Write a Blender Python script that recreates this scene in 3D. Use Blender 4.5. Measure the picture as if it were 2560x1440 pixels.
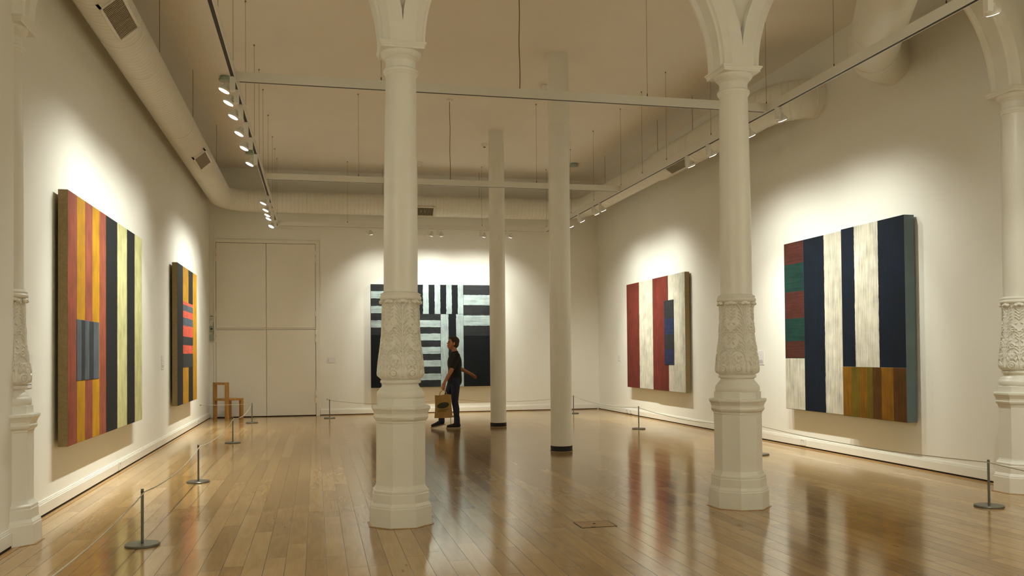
import bpy, bmesh, math, random
import numpy as np
from mathutils import Vector, Matrix, Euler
PI = math.pi
random.seed(7)
for o in list(bpy.data.objects): bpy.data.objects.remove(o)
S = bpy.context.scene
COL = S.collection

# ------------------------------------------------------------ camera
W, D, HC = 9.32, 20.87, 5.748          # room width, depth to the back wall, ceiling height
F, V0, YAW, PITCH, ROLL, CX = 2170.57, 845.755, 0.2221, 0.0182, -0.0087, 2.3684
cy, sy, cp, sp = math.cos(YAW), math.sin(YAW), math.cos(PITCH), math.sin(PITCH)
fw = Vector((sy*cp, cy*cp, sp)); rt = Vector((cy, -sy, 0)); up = rt.cross(fw)
c_, s_ = math.cos(ROLL), math.sin(ROLL)
rt, up = c_*rt + s_*up, -s_*rt + c_*up
cam = bpy.data.cameras.new('camera')
camo = bpy.data.objects.new('camera', cam); COL.objects.link(camo)
cam.sensor_fit = 'HORIZONTAL'; cam.sensor_width = 36; cam.lens = F/2560*36
cam.shift_y = (V0-720)/2560; cam.clip_start = .05; cam.clip_end = 100
mw = Matrix.Identity(4)
for i in range(3):
    mw[i][0], mw[i][1], mw[i][2] = rt[i], up[i], -fw[i]
mw.translation = (CX, 0, 1.4)
camo.matrix_world = mw
S.camera = camo

# ------------------------------------------------------------ world, exposure
wd = bpy.data.worlds.new('world'); S.world = wd; wd.use_nodes = True
wd.node_tree.nodes['Background'].inputs[0].default_value = (.9, .8, .62, 1)
wd.node_tree.nodes['Background'].inputs[1].default_value = .05
S.view_settings.view_transform = 'Standard'; S.view_settings.look = 'None'
S.view_settings.exposure = 1.36; S.view_settings.gamma = 1; S.view_settings.use_curve_mapping = False
LAMP_COL = (.965, .985, .885)
P_LEFT, P_RIGHT, P_BACK, P_FILL = 43, 47, 32, 185       # wide spill of each lamp; the last is for the added fill lamps
BEAM = 1.8                                                # its narrower beam, times the spill
S.cycles.max_bounces = 6; S.cycles.diffuse_bounces = 5; S.cycles.glossy_bounces = 3
S.cycles.sample_clamp_indirect = 6; S.cycles.caustics_reflective = False; S.cycles.caustics_refractive = False

# ------------------------------------------------------------ materials
def srgb(r, g, b):
    f = lambda c: (c/255/12.92) if c/255 <= .04045 else ((c/255+.055)/1.055)**2.4
    return (f(r), f(g), f(b), 1)
def node(nt, t, **kw):
    n = nt.nodes.new(t)
    for k, v in kw.items(): setattr(n, k, v)
    return n
def mathn(nt, op, a, b=None, c=None):
    n = nt.nodes.new('ShaderNodeMath'); n.operation = op
    for i, v in enumerate((a, b, c)):
        if v is None: continue
        if isinstance(v, (int, float)): n.inputs[i].default_value = v
        else: nt.links.new(v, n.inputs[i])
    return n.outputs[0]
def mat(name, col, rough=.5, metal=0., noise=0., nscale=8., bump=0., bscale=60., emit=None, estr=0., spec=.5):
    m = bpy.data.materials.new(name); m.use_nodes = True; nt = m.node_tree
    b = nt.nodes['Principled BSDF']
    b.inputs['Base Color'].default_value = col; b.inputs['Roughness'].default_value = rough
    b.inputs['Metallic'].default_value = metal; b.inputs['Specular IOR Level'].default_value = spec
    tc = node(nt, 'ShaderNodeTexCoord')
    if noise:
        n = node(nt, 'ShaderNodeTexNoise'); n.inputs['Scale'].default_value = nscale; n.inputs['Detail'].default_value = 5
        nt.links.new(tc.outputs['Object'], n.inputs['Vector'])
        mr = node(nt, 'ShaderNodeMapRange'); mr.inputs['From Min'].default_value = .3; mr.inputs['From Max'].default_value = .7
        mr.inputs['To Min'].default_value = 1-noise; mr.inputs['To Max'].default_value = 1+noise
        nt.links.new(n.outputs['Fac'], mr.inputs['Value'])
        mx = node(nt, 'ShaderNodeVectorMath', operation='SCALE'); mx.inputs[0].default_value = col[:3]
        nt.links.new(mr.outputs['Result'], mx.inputs['Scale'])
        nt.links.new(mx.outputs['Vector'], b.inputs['Base Color'])
    if bump:
        n2 = node(nt, 'ShaderNodeTexNoise'); n2.inputs['Scale'].default_value = bscale; n2.inputs['Detail'].default_value = 4
        nt.links.new(tc.outputs['Object'], n2.inputs['Vector'])
        bp = node(nt, 'ShaderNodeBump'); bp.inputs['Strength'].default_value = bump; bp.inputs['Distance'].default_value = .01
        nt.links.new(n2.outputs['Fac'], bp.inputs['Height']); nt.links.new(bp.outputs['Normal'], b.inputs['Normal'])
    if emit:
        b.inputs['Emission Color'].default_value = emit; b.inputs['Emission Strength'].default_value = estr
    return m
M = {}
M['wall'] = mat('wall_paint', (.805, .79, .72, 1), .6, noise=.012, nscale=1.3, bump=.05, bscale=25)
M['ceiling'] = mat('ceiling_paint', (.80, .75, .67, 1), .7, noise=.02, nscale=1.0, bump=.05, bscale=8)
M['column'] = mat('column_gloss_paint', (.79, .775, .70, 1), .33, noise=.015, nscale=6, bump=.08, bscale=30)
M['trim'] = mat('trim_gloss_paint', (.80, .78, .71, 1), .3, noise=.01, nscale=5)
M['door'] = mat('door_paint', (.77, .74, .65, 1), .5, noise=.01, nscale=3)
M['duct'] = mat('duct_paint', (.77, .745, .66, 1), .38, noise=.015, nscale=7)
M['track'] = mat('track_white_metal', (.74, .72, .65, 1), .4)
M['slot'] = mat('dark_slot', (.012, .011, .010, 1), .6)
M['gap'] = mat('shadow_gap_black', (.015, .012, .010, 1), .8)
M['lampbody'] = mat('lamp_white_metal', (.76, .74, .67, 1), .35)
M['lens'] = mat('lamp_lens', (1, 1, 1, 1), .3, emit=(1, .96, .88, 1), estr=9)
M['steel'] = mat('brushed_steel', srgb(118, 118, 108), .35, metal=.85, noise=.06, nscale=30)
M['cord'] = mat('grey_cord', srgb(172, 166, 146), .6)
M['wire'] = mat('steel_wire', srgb(128, 112, 78), .5, metal=.2)
M['rubber'] = mat('black_rubber', (.005, .005, .007, 1), .6)
M['plastic'] = mat('white_plastic', (.78, .77, .72, 1), .35)
M['grey'] = mat('grey_plastic', srgb(150, 150, 140), .45)
M['teal'] = mat('pale_green_plastic', srgb(158, 170, 158), .3)
M['dark'] = mat('dark_plastic', (.03, .03, .028, 1), .4)
M['slat'] = mat('grille_slats', srgb(165, 155, 130), .5)
M['void'] = mat('grille_void', (.05, .045, .035, 1), .8)
M['paper'] = mat('label_card', (.74, .72, .71, 1), .6)
M['ink'] = mat('label_ink', (.16, .15, .14, 1), .7)
M['linen'] = mat('raw_linen', srgb(140, 122, 84), .85, noise=.12, nscale=40, bump=.3, bscale=250)
M['slate_edge'] = mat('slate_canvas_edge', srgb(98, 114, 118), .7, noise=.06, nscale=6)
M['skin'] = mat('skin', srgb(176, 118, 84), .5, noise=.05, nscale=12)
M['hair'] = mat('brown_hair', srgb(52, 36, 24), .6, noise=.3, nscale=60, bump=.6, bscale=120)
M['shirt'] = mat('black_cotton', (.008, .008, .009, 1), .85, noise=.2, nscale=20)
M['jeans'] = mat('navy_denim', srgb(30, 38, 62), .8, noise=.25, nscale=25, bump=.2, bscale=300)
M['shoe'] = mat('dark_suede', srgb(30, 28, 30), .7)
M['sole'] = mat('pale_sole', srgb(150, 138, 112), .6)
M['bag'] = mat('tan_carrier', srgb(168, 132, 74), .6, noise=.08, nscale=9, bump=.2, bscale=14)
M['oval'] = mat('dark_green_print', srgb(44, 52, 26), .6)
M['bagink'] = mat('brown_print', srgb(98, 74, 38), .6)

def wood_mat(name, c1, c2, rough=.4):
    m = bpy.data.materials.new(name); m.use_nodes = True; nt = m.node_tree; b = nt.nodes['Principled BSDF']
    tc = node(nt, 'ShaderNodeTexCoord'); mp = node(nt, 'ShaderNodeMapping'); mp.inputs['Scale'].default_value = (30, 30, 2.5)
    nt.links.new(tc.outputs['Object'], mp.inputs['Vector'])
    n = node(nt, 'ShaderNodeTexNoise'); n.inputs['Scale'].default_value = 1.2; n.inputs['Detail'].default_value = 6
    nt.links.new(mp.outputs['Vector'], n.inputs['Vector'])
    cr = node(nt, 'ShaderNodeValToRGB'); cr.color_ramp.elements[0].position = .3; cr.color_ramp.elements[1].position = .7
    cr.color_ramp.elements[0].color = c1; cr.color_ramp.elements[1].color = c2
    nt.links.new(n.outputs['Fac'], cr.inputs['Fac']); nt.links.new(cr.outputs['Color'], b.inputs['Base Color'])
    b.inputs['Roughness'].default_value = rough
    return m
M['chair'] = wood_mat('honey_oak', srgb(150, 108, 48), srgb(180, 134, 68), .4)
M['edge'] = wood_mat('edge_oak', srgb(150, 114, 68), srgb(178, 140, 90), .3)

def floor_mat(name='oak_boards', bw=.135, L=1.75):
    """Oak boards running away from the camera (+y): own tone, grain and gap for each board."""
    m = bpy.data.materials.new(name); m.use_nodes = True; nt = m.node_tree; b = nt.nodes['Principled BSDF']
    L_ = nt.links
    tc = node(nt, 'ShaderNodeTexCoord'); sx = node(nt, 'ShaderNodeSeparateXYZ'); L_.new(tc.outputs['Object'], sx.inputs[0])
    x, y = sx.outputs['X'], sx.outputs['Y']
    u = mathn(nt, 'DIVIDE', x, bw); row = mathn(nt, 'FLOOR', u); fu = mathn(nt, 'FRACT', u)
    wn = node(nt, 'ShaderNodeTexWhiteNoise', noise_dimensions='1D'); L_.new(row, wn.inputs['W'])
    off = mathn(nt, 'MULTIPLY', wn.outputs['Value'], 37.3)
    ln = mathn(nt, 'MULTIPLY_ADD', wn.outputs['Value'], .5, L-.25)
    v = mathn(nt, 'ADD', mathn(nt, 'DIVIDE', y, ln), off); colr = mathn(nt, 'FLOOR', v); fv = mathn(nt, 'FRACT', v)
    cb = node(nt, 'ShaderNodeCombineXYZ'); L_.new(row, cb.inputs[0]); L_.new(colr, cb.inputs[1])
    w2 = node(nt, 'ShaderNodeTexWhiteNoise', noise_dimensions='3D'); L_.new(cb.outputs[0], w2.inputs['Vector'])
    sr = node(nt, 'ShaderNodeSeparateColor'); L_.new(w2.outputs['Color'], sr.inputs[0])
    # grain coordinates: stretched along the board and shifted for each board
    g = node(nt, 'ShaderNodeCombineXYZ')
    L_.new(mathn(nt, 'ADD', mathn(nt, 'MULTIPLY', x, 9.0), mathn(nt, 'MULTIPLY', sr.outputs[0], 50)), g.inputs[0])
    L_.new(mathn(nt, 'ADD', mathn(nt, 'MULTIPLY', y, 1.1), mathn(nt, 'MULTIPLY', sr.outputs[1], 50)), g.inputs[1])
    n1 = node(nt, 'ShaderNodeTexNoise'); n1.inputs['Scale'].default_value = 1.0; n1.inputs['Detail'].default_value = 1; n1.inputs['Distortion'].default_value = .3
    L_.new(g.outputs[0], n1.inputs['Vector'])
    rings = mathn(nt, 'SINE', mathn(nt, 'MULTIPLY', n1.outputs['Fac'], 26.0))
    g2 = node(nt, 'ShaderNodeVectorMath', operation='MULTIPLY'); L_.new(g.outputs[0], g2.inputs[0]); g2.inputs[1].default_value = (14, 3, 1)
    n2 = node(nt, 'ShaderNodeTexNoise'); n2.inputs['Scale'].default_value = 1.0; n2.inputs['Detail'].default_value = 2
    L_.new(g2.outputs[0], n2.inputs['Vector'])
    n3 = node(nt, 'ShaderNodeTexNoise'); n3.inputs['Scale'].default_value = 1.6; n3.inputs['Detail'].default_value = 4
    L_.new(tc.outputs['Object'], n3.inputs['Vector'])
    kv = node(nt, 'ShaderNodeTexVoronoi'); kv.inputs['Scale'].default_value = 1.0
    g3 = node(nt, 'ShaderNodeVectorMath', operation='MULTIPLY'); L_.new(g.outputs[0], g3.inputs[0]); g3.inputs[1].default_value = (.38, .8, 1)
    L_.new(g3.outputs[0], kv.inputs['Vector'])
    knot = node(nt, 'ShaderNodeMapRange'); L_.new(kv.outputs['Distance'], knot.inputs['Value'])
    knot.inputs['From Min'].default_value = .015; knot.inputs['From Max'].default_value = .05; knot.inputs['To Min'].default_value = .45; knot.inputs['To Max'].default_value = 1
    cr = node(nt, 'ShaderNodeValToRGB'); e = cr.color_ramp.elements
    e[0].position = 0; e[0].color = srgb(140, 109, 66); e[1].position = 1; e[1].color = srgb(200, 168, 119)
    k = e.new(.5); k.color = srgb(172, 139, 90)
    tone = mathn(nt, 'ADD', mathn(nt, 'MULTIPLY', sr.outputs[2], .46), mathn(nt, 'MULTIPLY_ADD', n2.outputs['Fac'], .34, .09))
    L_.new(mathn(nt, 'ADD', tone, mathn(nt, 'MULTIPLY', rings, .055)), cr.inputs['Fac'])
    eu = mathn(nt, 'MULTIPLY', mathn(nt, 'MINIMUM', fu, mathn(nt, 'SUBTRACT', 1.0, fu)), bw)
    ev = mathn(nt, 'MULTIPLY', mathn(nt, 'MINIMUM', fv, mathn(nt, 'SUBTRACT', 1.0, fv)), L)
    gapd = mathn(nt, 'MINIMUM', eu, mathn(nt, 'MULTIPLY', ev, 1.6))
    gp = node(nt, 'ShaderNodeMapRange'); L_.new(gapd, gp.inputs['Value'])
    gp.inputs['From Min'].default_value = .0011; gp.inputs['From Max'].default_value = .0026; gp.inputs['To Min'].default_value = .16; gp.inputs['To Max'].default_value = 1
    dm = node(nt, 'ShaderNodeMapRange'); L_.new(n3.outputs['Fac'], dm.inputs['Value'])
    dm.inputs['From Min'].default_value = .3; dm.inputs['From Max'].default_value = .7; dm.inputs['To Min'].default_value = .9; dm.inputs['To Max'].default_value = 1.06
    fac = mathn(nt, 'MULTIPLY', mathn(nt, 'MULTIPLY', gp.outputs[0], knot.outputs[0]), dm.outputs[0])
    sc = node(nt, 'ShaderNodeVectorMath', operation='SCALE'); L_.new(cr.outputs['Color'], sc.inputs[0]); L_.new(fac, sc.inputs['Scale'])
    L_.new(sc.outputs['Vector'], b.inputs['Base Color'])
    rr = node(nt, 'ShaderNodeMapRange'); L_.new(n3.outputs['Fac'], rr.inputs['Value'])
    rr.inputs['To Min'].default_value = FLOOR_R-.03; rr.inputs['To Max'].default_value = FLOOR_R+.03
    L_.new(rr.outputs[0], b.inputs['Roughness']); b.inputs['Specular IOR Level'].default_value = .6
    ht = mathn(nt, 'ADD', mathn(nt, 'MULTIPLY', gp.outputs[0], .5), mathn(nt, 'MULTIPLY', sr.outputs[0], .0))
    bp = node(nt, 'ShaderNodeBump'); bp.inputs['Strength'].default_value = .35; bp.inputs['Distance'].default_value = .002
    L_.new(ht, bp.inputs['Height'])
    # each board lies at its own minute tilt
    tl = node(nt, 'ShaderNodeCombineXYZ')
    L_.new(mathn(nt, 'MULTIPLY_ADD', sr.outputs[0], .006, -.003), tl.inputs[0]); L_.new(mathn(nt, 'MULTIPLY_ADD', sr.outputs[1], .004, -.002), tl.inputs[1])
    ad = node(nt, 'ShaderNodeVectorMath', operation='ADD'); L_.new(bp.outputs['Normal'], ad.inputs[0]); L_.new(tl.outputs[0], ad.inputs[1])
    nm = node(nt, 'ShaderNodeVectorMath', operation='NORMALIZE'); L_.new(ad.outputs[0], nm.inputs[0])
    L_.new(nm.outputs[0], b.inputs['Normal'])
    return m
FLOOR_R = .135
M['floor'] = floor_mat()

PAINT = dict(terra=srgb(132, 68, 48), ochre=srgb(168, 121, 10), black=srgb(12, 17, 21), pale=srgb(184, 180, 128), slate=srgb(72, 80, 88),
             red=srgb(104, 40, 30), white=srgb(196, 190, 172), navy=srgb(11, 21, 35), maroon=srgb(72, 36, 28), green=srgb(20, 52, 45),
             gold=srgb(122, 82, 14), brown=srgb(80, 50, 14), olive=srgb(100, 84, 18), ice=srgb(158, 173, 172), char=srgb(40, 42, 44), blue=srgb(34, 42, 72), rosy=srgb(192, 78, 60))
def paint(name, axis, stops, streak='z', wob=.010, bright=1.0):
    """Hand-brushed flat colour bands along one local axis; stops = [(start, colour), ...] in metres."""
    m = bpy.data.materials.new(name); m.use_nodes = True; nt = m.node_tree; b = nt.nodes['Principled BSDF']; L_ = nt.links
    tc = node(nt, 'ShaderNodeTexCoord'); sx = node(nt, 'ShaderNodeSeparateXYZ'); L_.new(tc.outputs['Object'], sx.inputs[0])
    n = node(nt, 'ShaderNodeTexNoise'); n.inputs['Scale'].default_value = 13; n.inputs['Detail'].default_value = 7
    L_.new(tc.outputs['Object'], n.inputs['Vector'])
    p = mathn(nt, 'ADD', sx.outputs[axis], mathn(nt, 'MULTIPLY_ADD', n.outputs['Fac'], wob*2, -wob))
    lo, hi = stops[0][0], stops[-1][0]+1.0
    fac = mathn(nt, 'DIVIDE', mathn(nt, 'SUBTRACT', p, lo), hi-lo)
    cr = node(nt, 'ShaderNodeValToRGB'); cr.color_ramp.interpolation = 'CONSTANT'; e = cr.color_ramp.elements
    e[0].position = 0; e[0].color = PAINT[stops[0][1]]
    e.remove(e[1])
    for s, c in stops[1:]:
        k = e.new((s-lo)/(hi-lo)); k.color = PAINT[c]
    L_.new(fac, cr.inputs['Fac'])
    # brush streaks
    mp = node(nt, 'ShaderNodeMapping')
    mp.inputs['Scale'].default_value = {'z': (60, 60, 2.2), 'x': (2.2, 40, 60), 'y': (40, 2.2, 60)}[streak]
    L_.new(tc.outputs['Object'], mp.inputs['Vector'])
    n2 = node(nt, 'ShaderNodeTexNoise'); n2.inputs['Scale'].default_value = 1; n2.inputs['Detail'].default_value = 6; n2.inputs['Roughness'].default_value = .62
    L_.new(mp.outputs[0], n2.inputs['Vector'])
    n4 = node(nt, 'ShaderNodeTexNoise'); n4.inputs['Scale'].default_value = 5; n4.inputs['Detail'].default_value = 5
    L_.new(tc.outputs['Object'], n4.inputs['Vector'])
    mr = node(nt, 'ShaderNodeMapRange'); L_.new(mathn(nt, 'MULTIPLY_ADD', n4.outputs['Fac'], .35, mathn(nt, 'MULTIPLY', n2.outputs['Fac'], .65)), mr.inputs['Value'])
    mr.inputs['From Min'].default_value = .34; mr.inputs['From Max'].default_value = .64; mr.inputs['To Min'].default_value = .50*bright; mr.inputs['To Max'].default_value = 1.16*bright
    sc = node(nt, 'ShaderNodeVectorMath', operation='SCALE'); L_.new(cr.outputs['Color'], sc.inputs[0]); L_.new(mr.outputs[0], sc.inputs['Scale'])
    L_.new(sc.outputs[0], b.inputs['Base Color'])
    b.inputs['Roughness'].default_value = .6; b.inputs['Specular IOR Level'].default_value = .2
    bp = node(nt, 'ShaderNodeBump'); bp.inputs['Strength'].default_value = .4; bp.inputs['Distance'].default_value = .004
    L_.new(n2.outputs['Fac'], bp.inputs['Height']); L_.new(bp.outputs['Normal'], b.inputs['Normal'])
    return m

# ------------------------------------------------------------ mesh helpers
class MB:
    def __init__(s): s.v = []; s.f = []; s.mi = []; s.cur = 0
    def add(s, vs, fs):
        n = len(s.v); s.v += [tuple(v) for v in vs]
        for f in fs: s.f.append(tuple(i+n for i in f)); s.mi.append(s.cur)
        return s
    def box(s, x0, x1, y0, y1, z0, z1):
        x0, x1 = sorted((x0, x1)); y0, y1 = sorted((y0, y1)); z0, z1 = sorted((z0, z1))
        v = [(x0,y0,z0),(x1,y0,z0),(x1,y1,z0),(x0,y1,z0),(x0,y0,z1),(x1,y0,z1),(x1,y1,z1),(x0,y1,z1)]
        return s.add(v, [(0,3,2,1),(4,5,6,7),(0,1,5,4),(1,2,6,5),(2,3,7,6),(3,0,4,7)])
    def lathe(s, prof, n=48, c=(0,0), a0=0., cap=True, axis='z'):
        """prof [(r, z)] bottom to top"""
        vs = []
        for r, z in prof:
            for i in range(n):
                a = a0+2*PI*i/n; vs.append((c[0]+r*math.cos(a), c[1]+r*math.sin(a), z))
        fs = []
        for k in range(len(prof)-1):
            for i in range(n):
                j = (i+1) % n; fs.append((k*n+i, k*n+j, (k+1)*n+j, (k+1)*n+i))
        if cap:
            fs.append(tuple(range(n))[::-1]); fs.append(tuple((len(prof)-1)*n+i for i in range(n)))
        return s.add(vs, fs)
    def tube(s, pts, r, n=8, cap=True):
        pts = [Vector(p) for p in pts]; rs = r if isinstance(r, (list, tuple)) else [r]*len(pts)
        t0 = (pts[1]-pts[0]).normalized()
        a = Vector((0, 0, 1)) if abs(t0.z) < .9 else Vector((1, 0, 0))
        u = t0.cross(a).normalized(); vs = []
        for i, p in enumerate(pts):
            t = (pts[min(i+1, len(pts)-1)]-pts[max(i-1, 0)]).normalized()
            u = (u-t*u.dot(t)).normalized(); w = t.cross(u)
            for k in range(n):
                a = 2*PI*k/n; vs.append(p+(u*math.cos(a)+w*math.sin(a))*rs[i])
        fs = []
        for i in range(len(pts)-1):
            for k in range(n):
                j = (k+1) % n; fs.append((i*n+k, i*n+j, (i+1)*n+j, (i+1)*n+k))
        if cap: fs.append(tuple(range(n))[::-1]); fs.append(tuple((len(pts)-1)*n+k for k in range(n)))
        return s.add(vs, fs)
    def sphere(s, c, r, m=Matrix.Identity(3), nu=20, nv=12):
        r = r if isinstance(r, (list, tuple)) else (r, r, r); vs = []; fs = []
        for i in range(nv+1):
            th = PI*i/nv
            for k in range(nu):
                a = 2*PI*k/nu
                q = m @ Vector((r[0]*math.sin(th)*math.cos(a), r[1]*math.sin(th)*math.sin(a), r[2]*math.cos(th)))
                vs.append(Vector(c)+q)
        for i in range(nv):
            for k in range(nu):
                j = (k+1) % nu; fs.append((i*nu+k, (i+1)*nu+k, (i+1)*nu+j, i*nu+j))
        return s.add(vs, fs)
    def capsule(s, p, q, r0, r1):
        p, q = Vector(p), Vector(q); d = (q-p); s_ = 6; pts = []; rs = []
        t = d.normalized()
        for i in range(s_):
            a = PI/2*(1-i/s_); pts.append(p-t*r0*math.sin(a)); rs.append(max(.001, r0*math.cos(a)))
        pts += [p, q]; rs += [r0, r1]
        for i in range(1, s_+1):
            a = PI/2*i/s_; pts.append(q+t*r1*math.sin(a)); rs.append(max(.001, r1*math.cos(a)))
        return s.tube(pts, rs, 16)
    def make(s, name, mats, parent=None, smooth=False, bevel=0., angle=.6):
        me = bpy.data.meshes.new(name); me.from_pydata(s.v, [], s.f)
        mats = mats if isinstance(mats, (list, tuple)) else [mats]
        for m in mats: me.materials.append(m)
        for p, i in zip(me.polygons, s.mi): p.material_index = i
        bm = bmesh.new(); bm.from_mesh(me); bmesh.ops.recalc_face_normals(bm, faces=bm.faces); bm.to_mesh(me); bm.free()
        if smooth:
            for p in me.polygons: p.use_smooth = True
            me.set_sharp_from_angle(angle=angle)
        o = bpy.data.objects.new(name, me); COL.objects.link(o)
        if parent: o.parent = parent
        if bevel:
            b = o.modifiers.new('bevel', 'BEVEL'); b.width = bevel; b.segments = 2; b.limit_method = 'ANGLE'; b.angle_limit = .6
            b.harden_normals = False
        return o
def tag(o, label, cat, group=None):
    o['label'] = label; o['category'] = cat
    if group: o['group'] = group
    return o
def thing(name, label, cat, loc=(0,0,0), rz=0., group=None):
    o = bpy.data.objects.new(name, None); COL.objects.link(o); o.location = loc; o.rotation_euler = (0,0,rz); o.empty_display_size = .1
    return tag(o, label, cat, group)
def struct(o): o['kind'] = 'structure'; return o
def copy_thing(root, loc, label, rz=None):
    r = root.copy(); COL.objects.link(r); r.location = loc; r['label'] = label; r.rotation_euler = (0, 0, 0)
    if rz is not None: r.rotation_euler = (0, 0, rz)
    for ch in list(root.children):
        c = ch.copy(); COL.objects.link(c); c.parent = r
        for g in list(ch.children):
            d = g.copy(); COL.objects.link(d); d.parent = c
    return r

# ------------------------------------------------------------ room shell
YF, YB = -5.0, D                       # behind the camera .. back wall
YA = 7.3                               # the arcade that crosses the room
XL, XR = .156, 9.24                    # side walls of the nearer bay
struct(MB().box(-.3, W+.3, YF-.3, D+.3, -.2, 0).make('floor', M['floor']))
struct(MB().box(-.3, W+.3, YF-.3, D+.3, HC, HC+.2).make('ceiling', M['ceiling']))
b = MB().box(-.3, 0, 7.17, D+.3, 0, HC); b.box(-.3, XL, YF, 7.17, 0, HC); struct(b.make('wall_left', M['wall']))
b = MB().box(W, W+.3, 7.17, D+.3, 0, HC); b.box(XR, W+.3, YF, 7.17, 0, HC); struct(b.make('wall_right', M['wall']))
struct(MB().box(0, W, D, D+.3, 0, HC).make('wall_back', M['wall']))
struct(MB().box(XL, XR, YF-.3, YF, 0, HC).make('wall_front', M['wall']))

def baseboard(name, pts, inward):
    """pts: (x0,y0)-(x1,y1) along the wall face; inward: unit normal into the room"""
    (x0, y0), (x1, y1) = pts; nx, ny = inward
    def bx(m, a, b_, z0, z1):
        m.box(*(sorted((x0+nx*a, x1+nx*b_)) if nx else sorted((x0, x1))), *(sorted((y0+ny*a, y1+ny*b_)) if ny else sorted((y0, y1))), z0, z1)
    m = MB()
    bx(m, 0, .022, .022, .118); bx(m, 0, .016, .118, .132); bx(m, 0, .010, .132, .145)
    o = struct(m.make(name, M['trim'], bevel=.003))
    g = MB(); bx(g, 0, .016, 0, .022); g.make('shadow_gap', M['gap'], o)
    e = MB(); bx(e, .024, .066, 0, .005); e.make('edge_strip', M['edge'], o)
    return o
baseboard('baseboard_left', ((0, 7.58), (0, D-.006)), (1, 0))
baseboard('baseboard_front_left', ((XL, YF), (XL, 7.17)), (1, 0))
baseboard('baseboard_back', ((2.46, D), (W-.06, D)), (0, -1))
baseboard('baseboard_right', ((W, 7.58), (W, D)), (-1, 0))

# double-height door in the back wall: four flush leaves in a frame
DY = D
b = MB()
b.box(.096, .135, DY-.03, DY, 0, 4.10); b.box(2.368, 2.452, DY-.03, DY, 0, 4.10); b.box(.135, 2.368, DY-.03, DY, 4.022, 4.10)
struct(b.make('trim_1', M['door'], bevel=.004))
struct(MB().box(.135, 2.368, DY-.006, DY, 0, 4.022).make('trim_2', M['gap']))  # black backing sheet, its colour stands in for shade between the door leaves
struct(MB().box(.135, 2.368, DY-.026, DY-.006, 2.020, 2.046).make('trim_3', M['door'], bevel=.002))
di = 1
for (x0, x1, z0, z1) in [(.142, 1.246, 2.052, 4.014), (1.254, 2.361, 2.052, 4.014), (.142, 1.246, .022, 2.012), (1.254, 2.361, .022, 2.012)]:
    o = struct(MB().box(x0, x1, DY-.022, DY-.006, z0, z1).make('door_%d' % di, M['door'], bevel=.002)); di += 1
    hx = x0-.004 if x0 < .5 else x1+.004
    for hz in ((z0+.28, z1-.28) if z0 < 1 else (z0+.28, z1-.42)):
        for dz in (0, .17):
            if dz and z0 > 1 and hz < 3: continue
            MB().lathe([(.013, hz+dz), (.013, hz+dz+.11)], 12, (hx, DY-.030)).make('hinge', M['door'], o, True)

# the arcade wall above the columns with its three moulded round arches
CXS = [.04, 3.05, 6.126, 9.19]
ZS = 3.985
CXA = [.04, 3.078, 6.126, 9.19]           # where the arches spring (the left free column leans a touch)
b = MB()
bays = list(zip(CXA[:-1], CXA[1:]))
RO = None
for a0, a1 in bays:                       # spandrel plate with an arched opening
    xc = (a0+a1)/2; ro = (a1-a0)/2-.02; N = 40
    for yy0, yy1 in ((YA-.13, YA+.13),):
        vs = []; fs = []
        for i in range(N+1):
            t = PI-PI*i/N; px = xc+ro*math.cos(t); pz = ZS+ro*math.sin(t)
            for y in (yy0, yy1): vs += [(px, y, pz), (px, y, HC)]
        for i in range(N):
            k = i*4
            fs += [(k, k+4, k+5, k+1), (k+2, k+3, k+7, k+6), (k, k+2, k+6, k+4)]
        b.add(vs, fs)
for i, xx in enumerate(CXA):
    b.box(max(xx-.03, 0), min(xx+.03, W), YA-.129, YA+.129, ZS, HC)
struct(b.make('wall_arcade', M['column']))
k = 4
for a0, a1 in bays:                       # archivolt mouldings swept round each arch
    xc = (a0+a1)/2; R0 = (a1-a0)/2-.19
    prof = [(R0+.035, -.075), (R0, -.10), (R0, -.125), (R0+.02, -.135), (R0+.03, -.155), (R0+.07, -.175), (R0+.085, -.19), (R0+.205, -.19), (R0+.215, -.12),
            (R0+.215, .12), (R0+.205, .19), (R0+.085, .19), (R0+.07, .175), (R0+.03, .155), (R0+.02, .135), (R0, .125), (R0, .10), (R0+.035, .075)]
    N = 56; n = len(prof); vs = []; fs = []
    half = (a1-a0)/2
    for i in range(N+1):
        t = PI-PI*i/N
        for r, y in prof:
            rx = r*math.cos(t); rx = max(-half, min(half, rx))
            vs.append((xc+rx, YA+y, ZS+r*math.sin(t)))
    for i in range(N):
        for j in range(n):
            q = (j+1) % n; fs.append((i*n+j, i*n+q, (i+1)*n+q, (i+1)*n+j))
    struct(MB().add(vs, fs).make('trim_%d' % k, M['column'], smooth=True, angle=.5)); k += 1

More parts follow.
